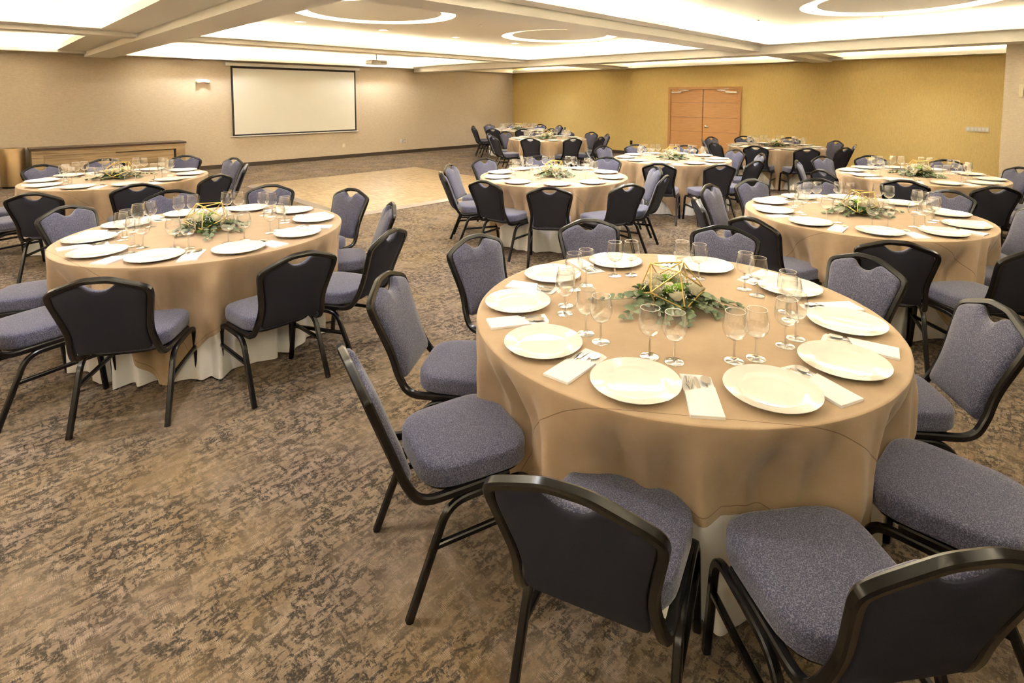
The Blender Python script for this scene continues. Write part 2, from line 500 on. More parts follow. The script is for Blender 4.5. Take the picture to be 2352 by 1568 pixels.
for cx, cy in ROUND:
    cpart('round_recess', MB().lathe([(RO, ZT), (RO, ZT + .16), (0, ZT + .16)], 64, cx=cx, cy=cy), MT['plaster'], True)
    cpart('round_panel', MB().lathe([(0, ZT + .02), (RI, ZT + .02), (RI, ZT + .07), (0, ZT + .07)], 64, cx=cx, cy=cy), MT['plaster'], True)
    cpart('ring_light_strip', MB().lathe([(RI - .10, ZT + .071), (RI - .10, ZT + .078), (RI - .06, ZT + .078), (RI - .06, ZT + .071), (RI - .10, ZT + .071)], 48, cx=cx, cy=cy), MT['led'])
# beams
ZB = 2.55
BEAMS = [(1.79, 2.25, YN, YW, ZB), (2.25, 9.80, 3.85, 4.27, ZB), (9.80, 10.30, YN, YW, 2.505), (2.25, 9.80, 9.60, 9.90, 2.59),
         (XL, 1.79, 9.60, 9.90, 2.59), (XL, 1.79, 3.85, 4.27, ZB), (10.30, XW, 3.85, 4.27, 2.57), (10.30, XW, 9.60, 9.90, 2.59),
         (2.25, 9.80, -1.9, -1.45, ZB), (XL, 1.79, -1.9, -1.45, ZB), (10.30, XW, -1.9, -1.45, 2.57)]
for x0, x1, y0, y1, z in BEAMS:
    cpart('beam', MB().box(x0, x1, y0, y1, z, ZT - .001), MT['ledge'])
# cornice boxes against the two far walls
cpart('cornice', MB().box(XL, XW, 14.25, YW, 2.605, 2.672).box(XL, XW, 14.29, 14.31, 2.672, 2.73), MT['ledge'])
cpart('cornice', MB().box(13.78, XW, YN, 14.25, 2.605, 2.68).box(13.82, 13.84, YN, 14.25, 2.68, 2.71), MT['ledge'])
# trays: (x0,x1,y0,y1) and ledge widths (left,right,near,far); 0 = no ledge there
TRAYS = [((2.25, 9.80, 4.27, 9.60), (.22, .22, .22, .22)), ((2.25, 9.80, -1.45, 3.85), (.22, .22, .22, .22)),
         ((2.25, 9.80, 9.90, 14.25), (.22, .24, 0, 0)), ((XL, 1.79, 4.27, 9.60), (.3, .45, .3, .3)),
         ((XL, 1.79, 9.90, 14.25), (.3, .45, 0, 0)), ((XL, 1.79, -1.45, 3.85), (.3, .45, .3, .3)),
         ((10.30, 13.78, 4.27, 9.60), (0, 0, .3, .3)), ((10.30, 13.78, 9.90, 14.25), (0, 0, .3, 0)), ((10.30, 13.78, -1.45, 3.85), (0, 0, .3, .3))]
ZL = 2.65
for (x0, x1, y0, y1), (wl, wr, wn, wf) in TRAYS:
    sides = [('l', wl), ('r', wr), ('n', wn), ('f', wf)]
    for sd, w in sides:
        if w <= 0: continue
        mb = MB()
        if sd == 'l': r = (x0, x0 + w, y0, y1); lip = (x0 + w - .02, x0 + w, y0 + wn, y1 - wf); led = (x0 + .04, x0 + .14, y0 + .3, y1 - .3)
        if sd == 'r': r = (x1 - w, x1, y0, y1); lip = (x1 - w, x1 - w + .02, y0 + wn, y1 - wf); led = (x1 - .14, x1 - .04, y0 + .3, y1 - .3)
        if sd == 'n': r = (x0 + wl, x1 - wr, y0, y0 + w); lip = (x0 + wl, x1 - wr, y0 + w - .02, y0 + w); led = (x0 + .3, x1 - .3, y0 + .04, y0 + .14)
        if sd == 'f': r = (x0 + wl, x1 - wr, y1 - w, y1); lip = (x0 + wl, x1 - wr, y1 - w, y1 - w + .02); led = (x0 + .3, x1 - .3, y1 - .14, y1 - .04)
        mb.box(*r, ZL, ZL + .012); mb.box(*lip, ZL + .012, ZL + .10)
        cpart('cove_ledge', mb, MT['ledge'])
        cpart('cove_light_strip', MB().box(*led, ZL + .014, ZL + .022), MT['led_dim'] if x0 > 10 else MT['led'])
for r in ((2.6, 9.5, 14.38, 14.48), (XL + .3, 1.5, 14.38, 14.48), (13.90, 14.00, 4.6, 9.3), (13.90, 14.00, 10.2, 13.9), (13.90, 14.00, -1.2, 3.5)):
    cpart('cove_light_strip', MB().box(*r, 2.681, 2.689), MT['led_dim'] if r[0] > 13 else MT['led'])

# ---- downlights
spot_data = {}
def spot(power, size=110, blend=0.7, color=SPOT_COLOR):
    key = (power, size, blend)
    if key not in spot_data:
        d = bpy.data.lights.new('downlight_beam', 'SPOT')
        d.energy = power; d.spot_size = math.radians(size); d.spot_blend = blend; d.color = color; d.shadow_soft_size = 0.045
        spot_data[key] = d
    return spot_data[key]
trim_me = MB().lathe([(.048, -.002), (.075, -.006), (.080, -.002), (.080, .0), (.048, .0)], 28).mesh('trim_ring', MT['white_pl'], True)
lens_me = MB().lathe([(0, -.0015), (.048, -.0015)], 28).mesh('lens', MT['lens'])
def downlight(x, y, label, power=None, size=125, blend=.8, z=ZT):
    o = tag(empty('downlight', (x, y, z)), label, 'ceiling light', 'recessed downlights')
    mobj('trim_ring', trim_me, o); mobj('lens', lens_me, o)
    l = bpy.data.objects.new('downlight_beam', spot(SPOT_WATT if power is None else power, size, blend)); l.location = (0, 0, -.02); link(l, o)
ORD = ['first', 'second', 'third', 'fourth', 'fifth', 'sixth', 'seventh', 'eighth', 'ninth', 'tenth']
for row, (y, nm) in enumerate(((8.52, 'in the row beyond the two round recesses'), (5.15, 'in the row before the two round recesses'), (3.37, 'in the row behind the foreground tray recess'))):
    for k, x in enumerate((3.68, 5.13, 6.70, 8.30)):
        downlight(x, y, 'round recessed downlight, %s from the left %s' % (ORD[k], nm), SPOT_WATT * (1.0 if y < 4 else .55))
for y, nm in ((8.52, 'far'), (5.15, 'middle'), (2.9, 'near')):
    for x, s in ((-1.9, 'left'), (0.55, 'right')):
        downlight(x, y, '%s %s recessed downlight in the left ceiling tray' % (nm, s), SPOT_WATT * .7)
for y, nm in ((1.8, 'nearest the pier'), (6.9, 'before the double doors'), (12.0, 'in the far corner')):
    downlight(12.6, y, 'recessed downlight in the ochre wall tray %s' % nm, SPOT_WATT * .8)
for x, nm in ((3.9, 'above the emergency light'), (8.35, 'right of the projection screen')):
    downlight(x, 14.08, 'wall washing downlight %s' % nm, SPOT_WATT * .7, 150, .3)
for x, nm in ((0.2, 'above the waste bins'), (6.1, 'behind the projector'), (11.6, 'near the far corner')):
    downlight(x, 12.1, 'recessed downlight in the screen wall tray %s' % nm, SPOT_WATT * .6)
spk_me = MB().lathe([(0, -.035), (.016, -.033), (.016, -.028), (.004, -.026), (.006, -.012), (.028, -.006), (.030, 0), (0, 0)], 14).mesh('sprinkler_head', MT['satin'], True)
for x, y, nm in ((5.78, 6.72, 'between the two round recesses'), (9.14, 6.92, 'right of the far round recess'), (9.19, 1.885, 'right of the foreground round recess')):
    tag(mobj('sprinkler_head', spk_me, None, (x, y, ZT)), 'small metal fire sprinkler %s' % nm, 'sprinkler', 'ceiling sprinklers')

# ---- double doors in the ochre wall
dr = tag(empty('door_1', (XW, 7.03, 0)), 'honey veneer double doors with silver closers in the ochre wall', 'door', kind='structure')
dm = MB(); HW = 1.055
for s in (-1, 1): dm.box(-.06, -.0, s * HW - (.07 if s > 0 else 0), s * HW + (0 if s > 0 else .07), 0, 2.035)
dm.box(-.06, 0, -HW + .07, HW - .07, 1.97, 2.035)
mobj('door_frame', dm.mesh('door_frame', MT['door']), dr)
ZP = [0.01, 0.40, 0.797, 1.192, 1.597, 1.965]
board_me = {}
for s in (1, -1):
    lf = mobj('door_leaf', MB().box(-.018, -.004, min(0, s * .98) + .004, max(0, s * .98) - .004, .01, 1.966).mesh('door_leaf', MT['darkwood']), dr)
    for a, c in zip(ZP, ZP[1:]):
        key = round(c - a, 3)
        mobj('door_board', MB().box(-.036, -.016, -.483, .483, a + .003, c - .003).mesh('door_board', MT['door']), lf, (0, s * .492, 0))
    cl = mobj('door_closer', MB().box(-.085, -.036, s * .80 - .15, s * .80 + .15, 1.872, 1.905).mesh('door_closer', MT['satin']), dr)
    mobj('closer_arm', MB().tube([(-.06, s * .75, 1.91), (-.075, s * .42, 1.945)], .022).tube([(-.075, s * .42, 1.945), (-.05, s * .74, 1.985)], .018).mesh('closer_arm', MT['satin']), cl)
hb = MB().lathe([(0, 0), (.03, 0), (.03, .012), (.012, .014), (.012, .05), (0, .05)], 20)
hm = hb.mesh('handle_rose', MT['steel'], True, 40)
hd = mobj('door_handle', hm, dr, (-.036, -.09, .95), (0, -PI / 2, 0))
mobj('lever', MB().tube([(-.045, -.09, .95), (-.05, -.20, .95)], .022, square=False).mesh('lever', MT['steel'], True), dr)

# ---- wall fittings
def wallbox(name, mb, m, label, cat, loc, group=None, rot=0.0):
    return tag(mobj(name, mb.mesh(name, m), None, loc, (0, 0, rot)), label, cat, group)
sw = tag(empty('switch_panel', (XW, 1.15, 1.122)), 'long cream light switch panel on the ochre wall', 'switch')
mobj('cover_plate', MB().box(-.012, 0, -.185, .185, -.052, .052).mesh('cover_plate', MT['cream_pl']), sw)
rk = MB().box(-.020, -.012, -.019, .019, -.030, .030).mesh('switch_rocker', MT['white_pl'])
for k in range(6): mobj('switch_rocker', rk, sw, (0, .145 - k * .058 - (.012 if k else 0), 0))
def outlet(loc, rot, label, pm, im, w=.075, h=.115):
    o = tag(empty('wall_outlet', loc, rot), label, 'outlet', 'wall outlets')
    mobj('cover_plate', MB().box(-w / 2, w / 2, -.010, 0, -h / 2, h / 2).mesh('cover_plate', pm), o)
    mobj('socket', MB().box(-.020, .020, -.016, -.009, -.030, .030).mesh('socket', im), o)
outlet((7.42, YW, .364), 0, 'tan wall outlet below the right end of the projection screen', MT['cream_pl'], MT['white_pl'], .09, .12)
outlet((9.30, YW, .378), 0, 'white wall outlet, left of the pair on the screen wall', MT['white_pl'], MT['white_pl'])
outlet((9.425, YW, .374), 0, 'tan framed wall outlet, right of the pair on the screen wall', MT['grey_pl'], MT['white_pl'])
outlet((XW, 9.354, .363), -PI / 2, 'black wall outlet low on the ochre wall left of the doors', MT['black_in'], MT['black_in'], .085, .13)
th = tag(empty('wall_control', (10.42, 0.34, 1.857)), 'narrow cream and grey wall control on the beige pier', 'control panel')
mobj('control_box', MB().box(-.025, 0, .025, .073, -.088, .088).mesh('control_box', MT['cream_pl']), th)
mobj('control_box', MB().box(-.045, 0, -.035, .012, -.092, .088).mesh('control_box', MT['grey_pl']), th)
# emergency light
em = tag(empty('emergency_light', (3.94, YW, 2.09)), 'white twin head emergency light with red indicator on screen wall', 'emergency light')
ol = fillet2([(-.145, -.045), (-.145, .035), (-.07, .052), (.07, .052), (.145, .035), (.145, -.045), (.08, -.045), (.055, -.02), (-.055, -.02), (-.08, -.045)], .03, 3)
mobj('housing', MB().shells(ol, [(1, 0), (1, .05), (.9, .07)], lambda u, v, h: (u, -h, v)).mesh('housing', MT['white_pl'], True, 35), em)
lh = MB().shells([(math.cos(2 * PI * k / 20) * .034, math.sin(2 * PI * k / 20) * .034) for k in range(20)], [(1, 0), (1, .03), (.8, .034)], lambda u, v, h: (u, -h, v)).mesh('lamp_head', MT['cream_pl'], True, 35)
for s in (-1, 1): mobj('lamp_head', lh, em, (s * .103, -.055, -.004))
mobj('indicator', MB().box(-.008, .008, -.068, -.05, -.036, -.022).mesh('indicator', MT['red']), em)
# projection screen
ps = tag(empty('projection_screen', (6.17, YW, 0.75)), 'wide pull-down projection screen with black border on beige wall', 'projection screen')
sm = MB().box(-1.75, 1.75, -.09, -.005, 1.735, 1.81)
mobj('screen_case', sm.mesh('screen_case', MT['white_pl']), ps)
mobj('screen_border', MB().box(-1.633, 1.633, -.052, -.049, .024, 1.735).mesh('screen_border', MT['screen_blk']), ps)
mobj('screen_surface', MB().box(-1.588, 1.588, -.0545, -.0515, .062, 1.68).mesh('screen_surface', MT['screen']), ps)
mobj('bottom_bar', MB().tube([(-1.69, -.05, .012), (1.69, -.05, .012)], .028, square=False).mesh('bottom_bar', MT['white_pl'], True), ps)
mobj('case_bracket', MB().tube([(-1.79, -.01, 1.83), (-1.755, -.05, 1.79)], .015).mesh('case_bracket', MT['white_pl']), ps)
# projector on its pole
pj = tag(empty('projector', (6.60, 11.3, 2.475)), 'white ceiling projector hanging on a short pole before the screen', 'projector')
pol = fillet2([(-.20, -.15), (.20, -.15), (.20, .15), (-.20, .15)], .03, 3)
mobj('projector_body', MB().shells(pol, [(.96, 0), (1, .012), (1, .085), (.95, .10)], lambda u, v, h: (u, v, h)).mesh('projector_body', MT['white_pl'], True, 35), pj)
mobj('pole', MB().tube([(0, 0, .09), (0, 0, ZT - 2.475)], .035, square=False, n=12).mesh('pole', MT['satin'], True, 40), pj)
mobj('vent_grille', MB().box(.03, .15, -.156, -.148, .03, .055).mesh('vent_grille', MT['grey_pl']), pj)
mobj('projector_lens', MB().lathe([(0, 0), (.035, 0), (.035, .04), (.028, .04), (.026, .03), (0, .03)], 20).mesh('projector_lens', MT['black_in'], True, 40), pj, (-.08, .15, .05), (-PI / 2, 0, 0))

# ---- sideboard and bins at the screen wall
sb = tag(empty('sideboard', (2.135, 14.30, 0)), 'long low sideboard of zebra veneer with dark top at screen wall', 'sideboard')
mobj('top', MB().box(-1.295, 1.295, -.26, .255, .70, .738).mesh('top', MT['darkwood']), sb)
fr = MB()
fr.box(-1.27, -1.10, -.235, .25, 0, .70); fr.box(1.10, 1.27, -.235, .25, 0, .70); fr.box(-1.10, 1.10, -.235, .25, .59, .70); fr.box(-1.10, 1.10, -.235, .25, 0, .09)
mobj('carcass', fr.mesh('carcass', MT['zebra']), sb)
mobj('back_panel', MB().box(-1.10, 1.10, .20, .24, .09, .59).mesh('back_panel', MT['black_in']), sb)
mobj('sliding_door', MB().box(-1.095, .02, -.222, -.20, .092, .586).mesh('sliding_door', MT['zebra']), sb)
mobj('sliding_door', MB().box(-.02, 1.06, -.198, -.176, .092, .570).mesh('sliding_door', MT['zebra']), sb)
def bin_thing(loc, label):
    o = tag(empty('waste_bin', loc), label, 'waste bin', 'bronze waste bins')
    mobj('bin_body', MB().lathe([(.175, .03), (.185, .04), (.185, .74), (.18, .752)], 40).mesh('bin_body', MT['bronze'], True, 40), o)
    mobj('bin_lid', MB().lathe([(.18, .752), (.095, .758), (.095, .70)], 40).mesh('bin_lid', MT['bronze'], True, 40), o)
    mobj('bin_liner', MB().lathe([(.094, .74), (.09, .5), (0, .5)], 30).mesh('bin_liner', MT['black_in'], True, 40), o)
    mobj('bin_foot', MB().lathe([(0, 0), (.165, 0), (.165, .03), (0, .03)], 40).mesh('bin_foot', MT['black_in']), o)
bin_thing((.61, 14.33, 0), 'round bronze waste bin standing against the left end of the sideboard')
bin_thing((.10, 13.95, 0), 'round bronze waste bin cut by the left edge of the picture')

# ---- dance floor
NX, NY = 25, 26
FX0, FY0 = 3.85, 7.40
FX1, FY1 = FX0 + NX * TILE, FY0 + NY * TILE
df = tag(empty('dance_floor', (FX0, FY0, 0)), 'square parquet dance floor laid on carpet between the tables', 'dance floor')
mobj('floor_base', MB().box(0, NX * TILE, 0, NY * TILE, 0.002, .020).mesh('floor_base', MT['edge']), df)
tile_me = MB().box(.0006, TILE - .0006, .0006, TILE - .0006, .0202, .030).mesh('parquet_tile', MT['parquet'])
order = sorted(((FX0 + (i + .5) * TILE) ** 2 + (FY0 + (j + .5) * TILE) ** 2, i, j) for i in range(NX) for j in range(NY))
for d, i, j in order[:300]:
    mobj('parquet_tile', tile_me, df, (i * TILE, j * TILE, 0))
mb = MB()
for d, i, j in order[300:]:
    mb.box(i * TILE + .0006, (i + 1) * TILE - .0006, j * TILE + .0006, (j + 1) * TILE - .0006, .0202, .030)
tag(mobj('parquet_tiles', mb.mesh('parquet_tiles', MT['parquet']), df), kind='stuff')
def ramp_edge(a, b2, out, m):
    ax, ay = a; bx, by = b2; ox, oy = out
    me = MB().add([(ax, ay, .002), (bx, by, .002), (bx + ox, by + oy, .002), (ax + ox, ay + oy, .002), (ax, ay, .032), (bx, by, .032), (bx + ox, by + oy, .006), (ax + ox, ay + oy, .006)],
                  [(0, 1, 2, 3), (4, 5, 6, 7), (0, 1, 5, 4), (2, 3, 7, 6), (1, 2, 6, 5), (0, 3, 7, 4)]).mesh('edge_ramp', m)
    mobj('edge_ramp', me, df)
w, l = NX * TILE, NY * TILE
ramp_edge((0, -.0), (w, -.0), (0, -.10), MT['edge2']); ramp_edge((0, l), (w, l), (0, .06), MT['parquet'])
ramp_edge((0, -.10), (0, l), (-.10, 0), MT['edge']); ramp_edge((w, -.10), (w, l), (.06, 0), MT['parquet'])

# ------------------------------------------------------------------ chair
def make_chair():
    root = empty('banquet_chair')
    y0, z0, y1, z1 = -.225, .40, -.40, .868
    ln = math.hypot(y1 - y0, z1 - z0); dy, dz = (y1 - y0) / ln, (z1 - z0) / ln
    ny, nz = dz, -dy
    def bk(u, t, h=0): return (u, y0 + dy * t + ny * h, z0 + dz * t + nz * h)
    # bent back frame, one tube from seat side to seat side
    half = [(.205, .13, .380), (.200, -.200, .380), bk(.190, .07), bk(.177, .17), bk(.218, .395), bk(.209, .428), bk(.055, .489)]
    pts = half + [(-x, y, z) for x, y, z in reversed(half)]
    rad = [0, .07, .03, .07, .03, .05, .03]; rad = rad + rad[::-1]
    mobj('back_frame', MB().tube(fillet(pts, rad, 5), .029).mesh('back_frame', MT['blackmetal'], True, 40), root)
    # padded back with a hand hold notched under the crest
    R_ = [(.171, .035), (.162, .17), (.202, .385), (.192, .423), (.100, .459), (.078, .463), (.040, .425), (.0, .415)]
    outl = R_ + [(-u, t) for u, t in reversed(R_[:-1])]
    rr = [.03, .07, .04, .035, .012, .015, .025, .02]; rr = rr + rr[:-1][::-1]
    ol = fillet2(outl, rr, 4)
    c = (0, .24)
    mobj('backrest', MB().shells(ol, [(1, 0), (.995, .014), (.965, .026), (.90, .034), (.6, .040), (0, .042)], lambda u, v, h: bk(u, v, h), c=c).mesh('backrest', MT['navy'], True), root)
    mobj('back_panel', MB().shells(ol, [(1, -.0005), (.99, -.008), (.94, -.013), (.6, -.016), (0, -.017)], lambda u, v, h: bk(u, v, h), c=c).mesh('back_panel', MT['charcoal'], True), root)
    # seat
    so = fillet2([(-.198, -.175), (.198, -.175), (.222, .238), (-.222, .238)], [.13, .13, .13, .13], 7)
    c = (0, .03)
    mobj('seat', MB().shells(so, [(.965, .394), (.995, .399), (1.0, .412), (1.0, .450), (.993, .460), (.975, .467), (.93, .4715), (.75, .4755), (.4, .478), (0, .478)], lambda u, v, h: (u, v, h), c=c).mesh('seat', MT['navy'], True), root)
    mobj('seat_base', MB().shells(so, [(.93, .380), (.95, .393)], lambda u, v, h: (u, v, h), c=c).mesh('seat_base', MT['blackmetal']), root)
    for s in (-1, 1):
        rear = fillet([(s * .222, -.25, .0), (s * .216, -.105, .358), (s * .214, .05, .358)], [0, .07, 0], 6)
        front = fillet([(s * .222, .25, .0), (s * .216, .215, .358), (s * .214, .05, .358)], [0, .07, 0], 6)
        mobj('leg', MB().tube(rear, .026).mesh('leg', MT['blackmetal'], True, 40), root)
        mobj('leg', MB().tube(front, .026).mesh('leg', MT['blackmetal'], True, 40), root)
        mobj('stretcher', MB().tube([(s * .219, -.158, .225), (s * .219, .229, .225)], .021).mesh('stretcher', MT['blackmetal'], True, 40), root)
    return root
chair_proto = make_chair()
proto_used = [False]

# ------------------------------------------------------------------ tableware meshes
TH = 0.762
plate_me = MB().lathe([(0, .005), (.092, .005), (.100, .007), (.108, .012), (.118, .015), (.152, .0215), (.1555, .0225), (.1565, .0215), (.155, .0195), (.118, .010), (.104, .003), (.100, 0), (.0, 0)], 56).mesh('dinner_plate', MT['china'], True, 60)
bowl = [(.0055, .083), (.017, .0865), (.030, .095), (.040, .109), (.0450, .126), (.0445, .145), (.0412, .168), (.0365, .192)]
mbb = MB().lathe([(0, .082)] + bowl[:3], 28, 1).lathe(bowl[2:], 28)
mbb.tube([(.0365 * math.cos(2 * PI * k / 28), .0365 * math.sin(2 * PI * k / 28), .192) for k in range(28)], .0022, n=5, closed=True, square=False, mi=2)
bowl_me = mbb.mesh('bowl', [MT['glass'], MT['glass2'], MT['glass3']], True)
stem_me = MB().lathe([(.0060, .082), (.0042, .074), (.0036, .05), (.0040, .018), (.0065, .008)], 12).mesh('stem', MT['glass2'], True)
foot_me = MB().lathe([(.0065, .009), (.012, .0062), (.022, .0044), (.033, .0034), (.0366, .0022), (.0368, .0010), (.034, .0004), (0, .0004)], 28).mesh('foot', MT['glass2'], True)

def make_napkin():
    mb = MB()
    w, L2 = .054, .135
    def slab(poly, z0, z1):
        n = len(poly)
        top = [(x, y, z1 - (.0012 if abs(x) > w * .9 else 0)) for x, y in poly]
        mb.add([(x, y, z0) for x, y in poly] + top, [tuple(range(n - 1, -1, -1)), tuple(range(n, 2 * n))] + [(k, (k + 1) % n, n + (k + 1) % n, n + k) for k in range(n)])
    slab([(-w, -L2), (w * .97, -L2 + .003), (w, L2 - .012), (w * .55, L2 - .004), (-w * .97, L2)], 0, .004)
    slab([(-w * .98, -L2 + .002), (w * .96, -L2 + .004), (w * .98, .045), (w * .35, .035), (-w * .96, .010)], .0080, .0105)
    slab([(-w * .98, -L2 + .001), (w * .96, -L2 + .003), (w * .96, -L2 + .006), (-w * .98, -L2 + .004)], .003, .0095)
    slab([(-w * .985, -L2), (-w * .955, -L2), (-w * .94, .012), (-w * .97, .012)], .003, .0095)
    slab([(w * .93, -L2 + .004), (w * .96, -L2 + .004), (w * .985, .046), (w * .955, .046)], .003, .0095)
    return mb.mesh('napkin', MT['napkin'])
napkin_me = make_napkin()

def strip_solid(profile, zf, th):
    """profile = list of (y, halfwidth); zf(y) height"""
    mb = MB(); vs = []; n = len(profile)
    for y, hw in profile:
        z = zf(y)
        vs += [(-hw, y, z), (hw, y, z), (hw * .8, y, z + th), (-hw * .8, y, z + th)]
    fs = [(0, 1, 2, 3), tuple(4 * (n - 1) + k for k in (3, 2, 1, 0))]
    for i in range(n - 1):
        for k in range(4):
            fs.append((4 * i + k, 4 * i + (k + 1) % 4, 4 * i + 4 + (k + 1) % 4, 4 * i + 4 + k))
    return mb.add(vs, fs)
hz = lambda y: .0050 + (.0035 * max(0, (y - .02) / .11) if y > .02 else 0)
fk = strip_solid([(-.09, .006), (-.06, .007), (0, .004), (.035, .004), (.05, .0095), (.062, .0115)], hz, .002)
for k in range(4):
    x = -.0098 + k * .00653
    fk.box(x - .0017, x + .0017, .060, .112, hz(.07), hz(.07) + .002)
fork_me = fk.mesh('fork', MT['steel'], True, 40)
knife_me = strip_solid([(-.09, .006), (-.04, .0075), (.02, .007), (.03, .0095), (.09, .0095), (.105, .007), (.112, .002)], lambda y: .0052, .0022).mesh('knife', MT['steel'], True, 40)
sp = strip_solid([(-.09, .006), (-.06, .007), (0, .004), (.05, .0035), (.06, .005)], hz, .002)
so = [(math.cos(2 * PI * k / 18) * .0175, math.sin(2 * PI * k / 18) * .027) for k in range(18)]
sp.shells(so, [(1.0, .0135), (.9, .0105), (.6, .0070), (0, .0055)], lambda u, v, h: (u, .085 + v, h))
spoon_me = sp.mesh('spoon', MT['steel'], True, 50)

# ------------------------------------------------------------------ centrepiece
def icosa(a):
    ph = (1 + 5 ** .5) / 2
    V = []
    for s1 in (-1, 1):
        for s2 in (-1, 1):
            V += [Vector((0, s1, s2 * ph)), Vector((s1, s2 * ph, 0)), Vector((s2 * ph, 0, s1))]
    E_ = [(i, j) for i in range(12) for j in range(i + 1, 12) if abs((V[i] - V[j]).length - 2) < .01]
    # a face down
    f = None
    for i, j in E_:
        for k in range(12):
            if k > j and (min(i, k), max(i, k)) in E_ and (min(j, k), max(j, k)) in E_: f = (i, j, k); break
        if f: break
    n = (V[f[0]] + V[f[1]] + V[f[2]]).normalized()
    q = n.rotation_difference(Vector((0, 0, -1)))
    V = [(q @ v) * (a / 2) for v in V]
    zm = min(v.z for v in V)
    V = [v - Vector((0, 0, zm)) for v in V]
    return V, E_
EDGE = .165
strut_me = MB().tube([(0, 0, 0), (EDGE, 0, 0)], .0066, n=6, square=False).mesh('strut', MT['gold'], True, 50)

def leaf_mesh(name, l, w, m, pointed=False):
    mb = MB(); n = 6; vs = []; fs = []
    for i in range(n + 1):
        t = i / n
        hw = w * (math.sin(PI * t ** (.75 if pointed else .62)) ** .75 if 0 < t < 1 else 0)
        for s in (-1, 0, 1):
            vs.append((s * hw, l * t, .006 * abs(s) * hw / max(w, 1e-6) + .16 * l * t * (1 - t)))
    for i in range(n):
        for k in range(2):
            a = 3 * i + k
            fs.append((a, a + 1, a + 4, a + 3))
    return mb.add(vs, fs).mesh(name, m, True)
leaf_mes = [leaf_mesh('leaf', .046, .019, MT['leaf']), leaf_mesh('leaf', .036, .0165, MT['leaf']), leaf_mesh('leaf', .050, .016, MT['leaf2'], True), leaf_mesh('leaf', .030, .014, MT['leaf'])]

def rose_mesh():
    mb = MB(); r_ = random.Random(3)
    for layer, (n, R0, H, tilt) in enumerate(((3, .011, .044, .0), (4, .019, .046, .12), (5, .027, .044, .25), (5, .034, .040, .45))):
        for k in range(n):
            a0 = 2 * PI * k / n + layer * .7; span = 2 * PI / n * .78
            vs, fs = [], []
            for i in range(5):
                t = i / 4
                for j in range(5):
                    s = (j / 4 - .5) * 2
                    a = a0 + s * span * (.55 + .45 * math.sin(PI * min(1, t * .8 + .15)))
                    rad = R0 * (.35 + .65 * math.sin(PI / 2 * min(1, t * 1.15))) + tilt * .014 * t * t
                    z = H * t * (1 - .13 * s * s) - tilt * .004 * t
                    vs.append((rad * math.cos(a), rad * math.sin(a), z))
            for i in range(4):
                for j in range(4):
                    q = 5 * i + j; fs.append((q, q + 1, q + 6, q + 5))
            mb.add(vs, fs)
    mb.lathe([(0, .0), (.018, .006), (.010, .03), (0, .033)], 10)
    return mb.mesh('rose', MT['rose'], True)
rose_me = rose_mesh()
mum = MB().lathe([(0, .0)] + [(.029 * math.sin(PI * k / 9), .018 - .018 * math.cos(PI * k / 9)) for k in range(1, 9)] + [(0, .036)], 20)
rr_ = random.Random(5)
mum.v = [tuple(c * (1 + rr_.uniform(-.07, .07)) for c in v) for v in mum.v]
mum_me = mum.mesh('green_button_flower', MT['lime'], True)

def tiny_ball(mb, p, r):
    x, y, z = p
    mb.add([(x + r, y, z), (x - r, y, z), (x, y + r, z), (x, y - r, z), (x, y, z + r), (x, y, z - r)],
           [(0, 2, 4), (2, 1, 4), (1, 3, 4), (3, 0, 4), (2, 0, 5), (1, 2, 5), (3, 1, 5), (0, 3, 5)])

def xf(me, M4, mb, mi):
    mb.add([M4 @ v.co for v in me.vertices], [tuple(p.vertices) for p in me.polygons], mi)

